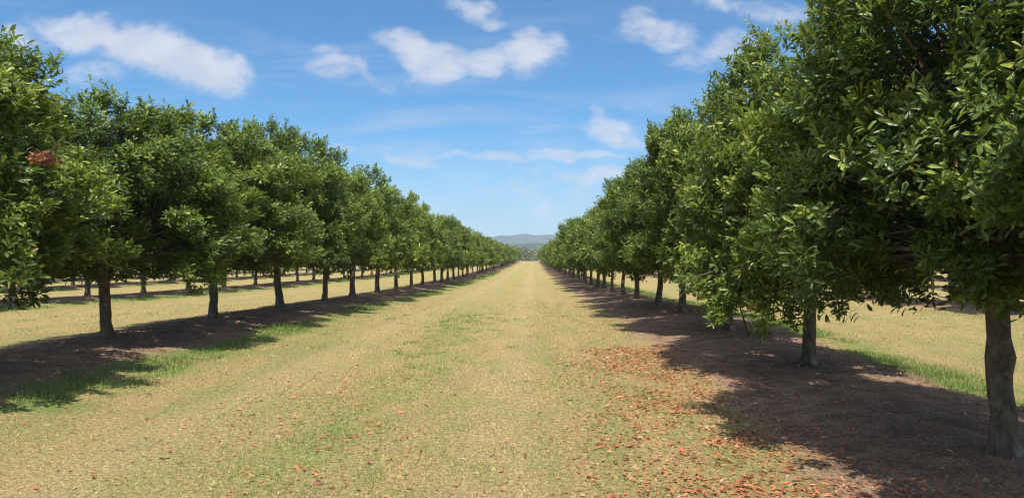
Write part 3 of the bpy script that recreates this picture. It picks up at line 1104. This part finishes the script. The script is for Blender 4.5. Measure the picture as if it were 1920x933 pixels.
def scatter_clods():
    rg = np.random.default_rng(12)
    n = 9000
    right = rg.random(n) < .6
    x = np.where(right, 4.0, -7.0) + rg.uniform(-2.1, 1.5, n)
    y = 3.5 + 22 * rg.random(n) ** 1.5
    k = vnoise(x * 1.7, y * 1.7, 61) + rg.random(n) * .5 > .62
    x, y = x[k], y[k]; n = len(x)
    s_ = rg.uniform(.006, .020, n) * np.where(rg.random(n) > .95, 1.7, 1)
    o = np.array([(1, 0, 0), (0, 1, 0), (-1, 0, 0), (0, -1, 0), (0, 0, .7), (0, 0, -.7)], dtype=float)
    V = np.stack([x, y, ground_z(x, y) + s_ * .2], -1)[:, None] + (o[None] + rg.normal(size=(n, 6, 3)) * .25) * s_[:, None, None]
    f = np.array([(0, 1, 4), (1, 2, 4), (2, 3, 4), (3, 0, 4), (1, 0, 5), (2, 1, 5), (3, 2, 5), (0, 3, 5)])
    mb = MB()
    mb.add(V.reshape(-1, 3), (f[None] + (np.arange(n) * 6)[:, None, None]).reshape(-1, 3))
    return mb.build('soil_clods', [plain('dry soil clod', (0.17, 0.11, 0.08), (0.34, 0.225, 0.16), 40.0)])


tag(link('soil_clods', scatter_clods()), 'crumbs of dry brown soil on the bare strips under the rows', 'soil', kind='stuff')

# dead sticks leaning under the third right tree
M_STICK = plain('dark wet wood', (0.035, 0.026, 0.02), (0.08, 0.06, 0.045), 30.0)
M_PALE = plain('bleached wood', (0.30, 0.24, 0.18), (0.46, 0.38, 0.29), 24.0)


def stick(name, pts, rad, mat, label, cat='stick', group=None):
    rg = np.random.default_rng(len(label))
    pts = np.array(pts, dtype=float)
    n = len(pts)
    z = np.array([float(ground_z(p[0], p[1])) for p in pts])
    pts[:, 2] += z
    loc = pts[0].copy()
    mb = MB()
    tube(mb, pts - loc, np.linspace(rad, rad * .55, n), 7, .5, 0, .08, rg)
    mid = pts[n // 2] - loc
    tube(mb, [mid, mid + np.array([.05, .02, .09])], [rad * .4, rad * .2], 5)
    o = link(name, mb.build(name, [mat], True), None, loc)
    return tag(o, label, cat, group)


def at(px, py, H=1.5):
    y = 1450.0 * H / (py - 485.0)
    return (px - 1000.0) / 1450.0 * y, y


sx_, sy_ = at(1401, 622, 1.42)
stick('fallen_branch', [(sx_, sy_, .0), (sx_ - .06, sy_ + .05, .22), (sx_ - .12, sy_ + .08, .42), (sx_ - .2, sy_ + .1, .72)], .020, M_STICK, 'dark thin dead branch propped in the low foliage of the third right tree')
sx_, sy_ = at(1432, 632, 1.42)
stick('fallen_branch', [(sx_, sy_, .0), (sx_ - .12, sy_ + .1, .17), (sx_ - .24, sy_ + .2, .36), (sx_ - .36, sy_ + .25, .6)], .015, M_PALE, 'pale thin dead branch leaning just right of the dark one')
sx_, sy_ = at(1815, 570, 1.55)
stick('fallen_branch', [(sx_, sy_, .02), (sx_ - .5, sy_ + .1, .10), (sx_ - 1.1, sy_ + .2, .30), (sx_ - 1.5, sy_ + .2, .5)], .035, M_PALE, 'bleached fallen branch lying in shade under the second row on the right')


def root(x, y, a, l):
    rg = np.random.default_rng(int(abs(a) * 100))
    mb = MB()
    P_ = []
    for q in np.linspace(0, 1, 5):
        xx = x + math.cos(a + q * .5) * l * q; yy = y + math.sin(a + q * .5) * l * q
        P_.append((xx, yy, float(ground_z(xx, yy)) + .05 * (1 - q) - .01))
    P_ = np.array(P_)
    return P_


def stones():
    rg = np.random.default_rng(77)
    spots = [(1262, 652), (1525, 703), (1545, 640), (1380, 645), (1490, 706), (105, 657)]
    for i, (px, py) in enumerate(spots):
        x, y = at(px, py, 1.6 if px > 500 else 1.4)
        mb = MB()
        a_ = np.linspace(0, 2 * math.pi, 9)[:-1]
        s = rg.uniform(.018, .032)
        rings = []
        for (zz, rr) in ((-.3, .7), (.1, 1.0), (.45, .7)):
            r_ = s * rr * rg.uniform(.8, 1.15, 8)
            rings.append(np.stack([np.cos(a_) * r_ * 1.3, np.sin(a_) * r_, np.full(8, zz * s)], -1))
        V = np.vstack(rings + [np.array([[0, 0, .55 * s], [0, 0, -.3 * s]])])
        F4 = [(j * 8 + k, j * 8 + (k + 1) % 8, (j + 1) * 8 + (k + 1) % 8, (j + 1) * 8 + k) for j in range(2) for k in range(8)]
        mb.add(V, F4)
        mb.f.append(np.array([(16 + k, 16 + (k + 1) % 8, 24) for k in range(8)])); mb.mi.append(np.zeros(8))
        LAB = ['small white stone in the shade tip beside the aisle on the right', 'pale flat chip right of the roots of the second right tree',
               'pale chip on soil behind the second right trunk', 'small pale stone on soil between the third and fourth right trees',
               'pale chip touching the roots of the second right tree', 'small pale stone in shade under the left row near the left edge']
        o = link('stone', mb.build('stone', [M_PALE], True), None, (x, y, float(ground_z(x, y)) + .2 * s))
        tag(o, LAB[i], 'stone', 'pale stones and chips on the soil')


stones()

# red-brown dead cluster in the left edge crown, and roots of the second right tree, as parts of their trees
trees = [o for o in COL.objects if o.name.startswith('macadamia_tree')]
t_edge = [o for o in trees if o['label'] == L1LAB[0]][0]
t_root = [o for o in trees if o['label'] == R1LAB[2]][0]


def dead_cluster():
    rg = np.random.default_rng(4)
    mb = MB()
    n = 34
    tips = rg.normal(size=(n, 3)) * np.array([.07, .035, .03])
    ax = unit(np.array([.8, -.3, -.25]) + rg.normal(size=(n, 3)) * .4)
    rosettes(mb, tips, ax, .075, 4, rg, rg.uniform(.05, .42, n), True)
    tube(mb, [(-.3, .25, .12), (-.1, .08, .03), (.08, 0, -.01)], [.010, .007, .004], 5, .1)
    return mb.build('dead_leaf_cluster', [M_LITTER])


world_p = Vector((pu(62) * 7.4, 7.4, EYE + pv(293) * 7.4))
dc = link('dead_leaf_cluster', dead_cluster(), t_edge)
dc['label'] = 'cluster of dead reddish brown leaves'
mw = Matrix.Translation(t_edge.location) @ t_edge.rotation_euler.to_matrix().to_4x4() @ Matrix.Diagonal((*t_edge.scale, 1))
dc.location = mw.inverted() @ world_p

for (a, l) in ((3.5, .36), (4.4, .30), (.3, .28)):
    P_ = []
    zl = float(ground_z(t_root.location.x, t_root.location.y))
    for q in np.linspace(0, 1, 6):
        xx = math.cos(a + q * .5) * (.06 + l * q); yy = math.sin(a + q * .5) * (.06 + l * q)
        P_.append((xx, yy, float(ground_z(t_root.location.x + xx, t_root.location.y + yy)) - zl + .055 * (1 - q) - .008))
    mb = MB()
    tube(mb, P_, np.linspace(.045, .012, 6), 7, .5, 0, .06, np.random.default_rng(2))
    link('root', mb.build('root', [M_BARK], True), t_root)

# ------------------------------------------------------------------ air
HAZE = True
if HAZE:
    m = bpy.data.materials.new('air')
    m.use_nodes = True
    t = NT(m.node_tree)
    t.n.clear()
    out = t.node('ShaderNodeOutputMaterial')
    pv_ = t.node('ShaderNodeVolumePrincipled')
    pv_.inputs['Color'].default_value = (0.72, 0.84, 1.0, 1)
    pv_.inputs['Density'].default_value = 0.00015
    pv_.inputs['Anisotropy'].default_value = 0.0
    t.l.new(pv_.outputs[0], out.inputs['Volume'])
    me = bpy.data.meshes.new('haze')
    x0, x1, y0, y1, z0, z1 = -6100, 6100, -80, 6100, -9.0, 175.0
    me.from_pydata([(x0, y0, z0), (x1, y0, z0), (x1, y1, z0), (x0, y1, z0), (x0, y0, z1), (x1, y0, z1), (x1, y1, z1), (x0, y1, z1)], [],
                   [(0, 3, 2, 1), (4, 5, 6, 7), (0, 1, 5, 4), (1, 2, 6, 5), (2, 3, 7, 6), (3, 0, 4, 7)])
    me.materials.append(m)
    hz = link('haze', me)
    tag(hz, 'thin pale blue haze in the air over the whole orchard', 'haze', kind='stuff')
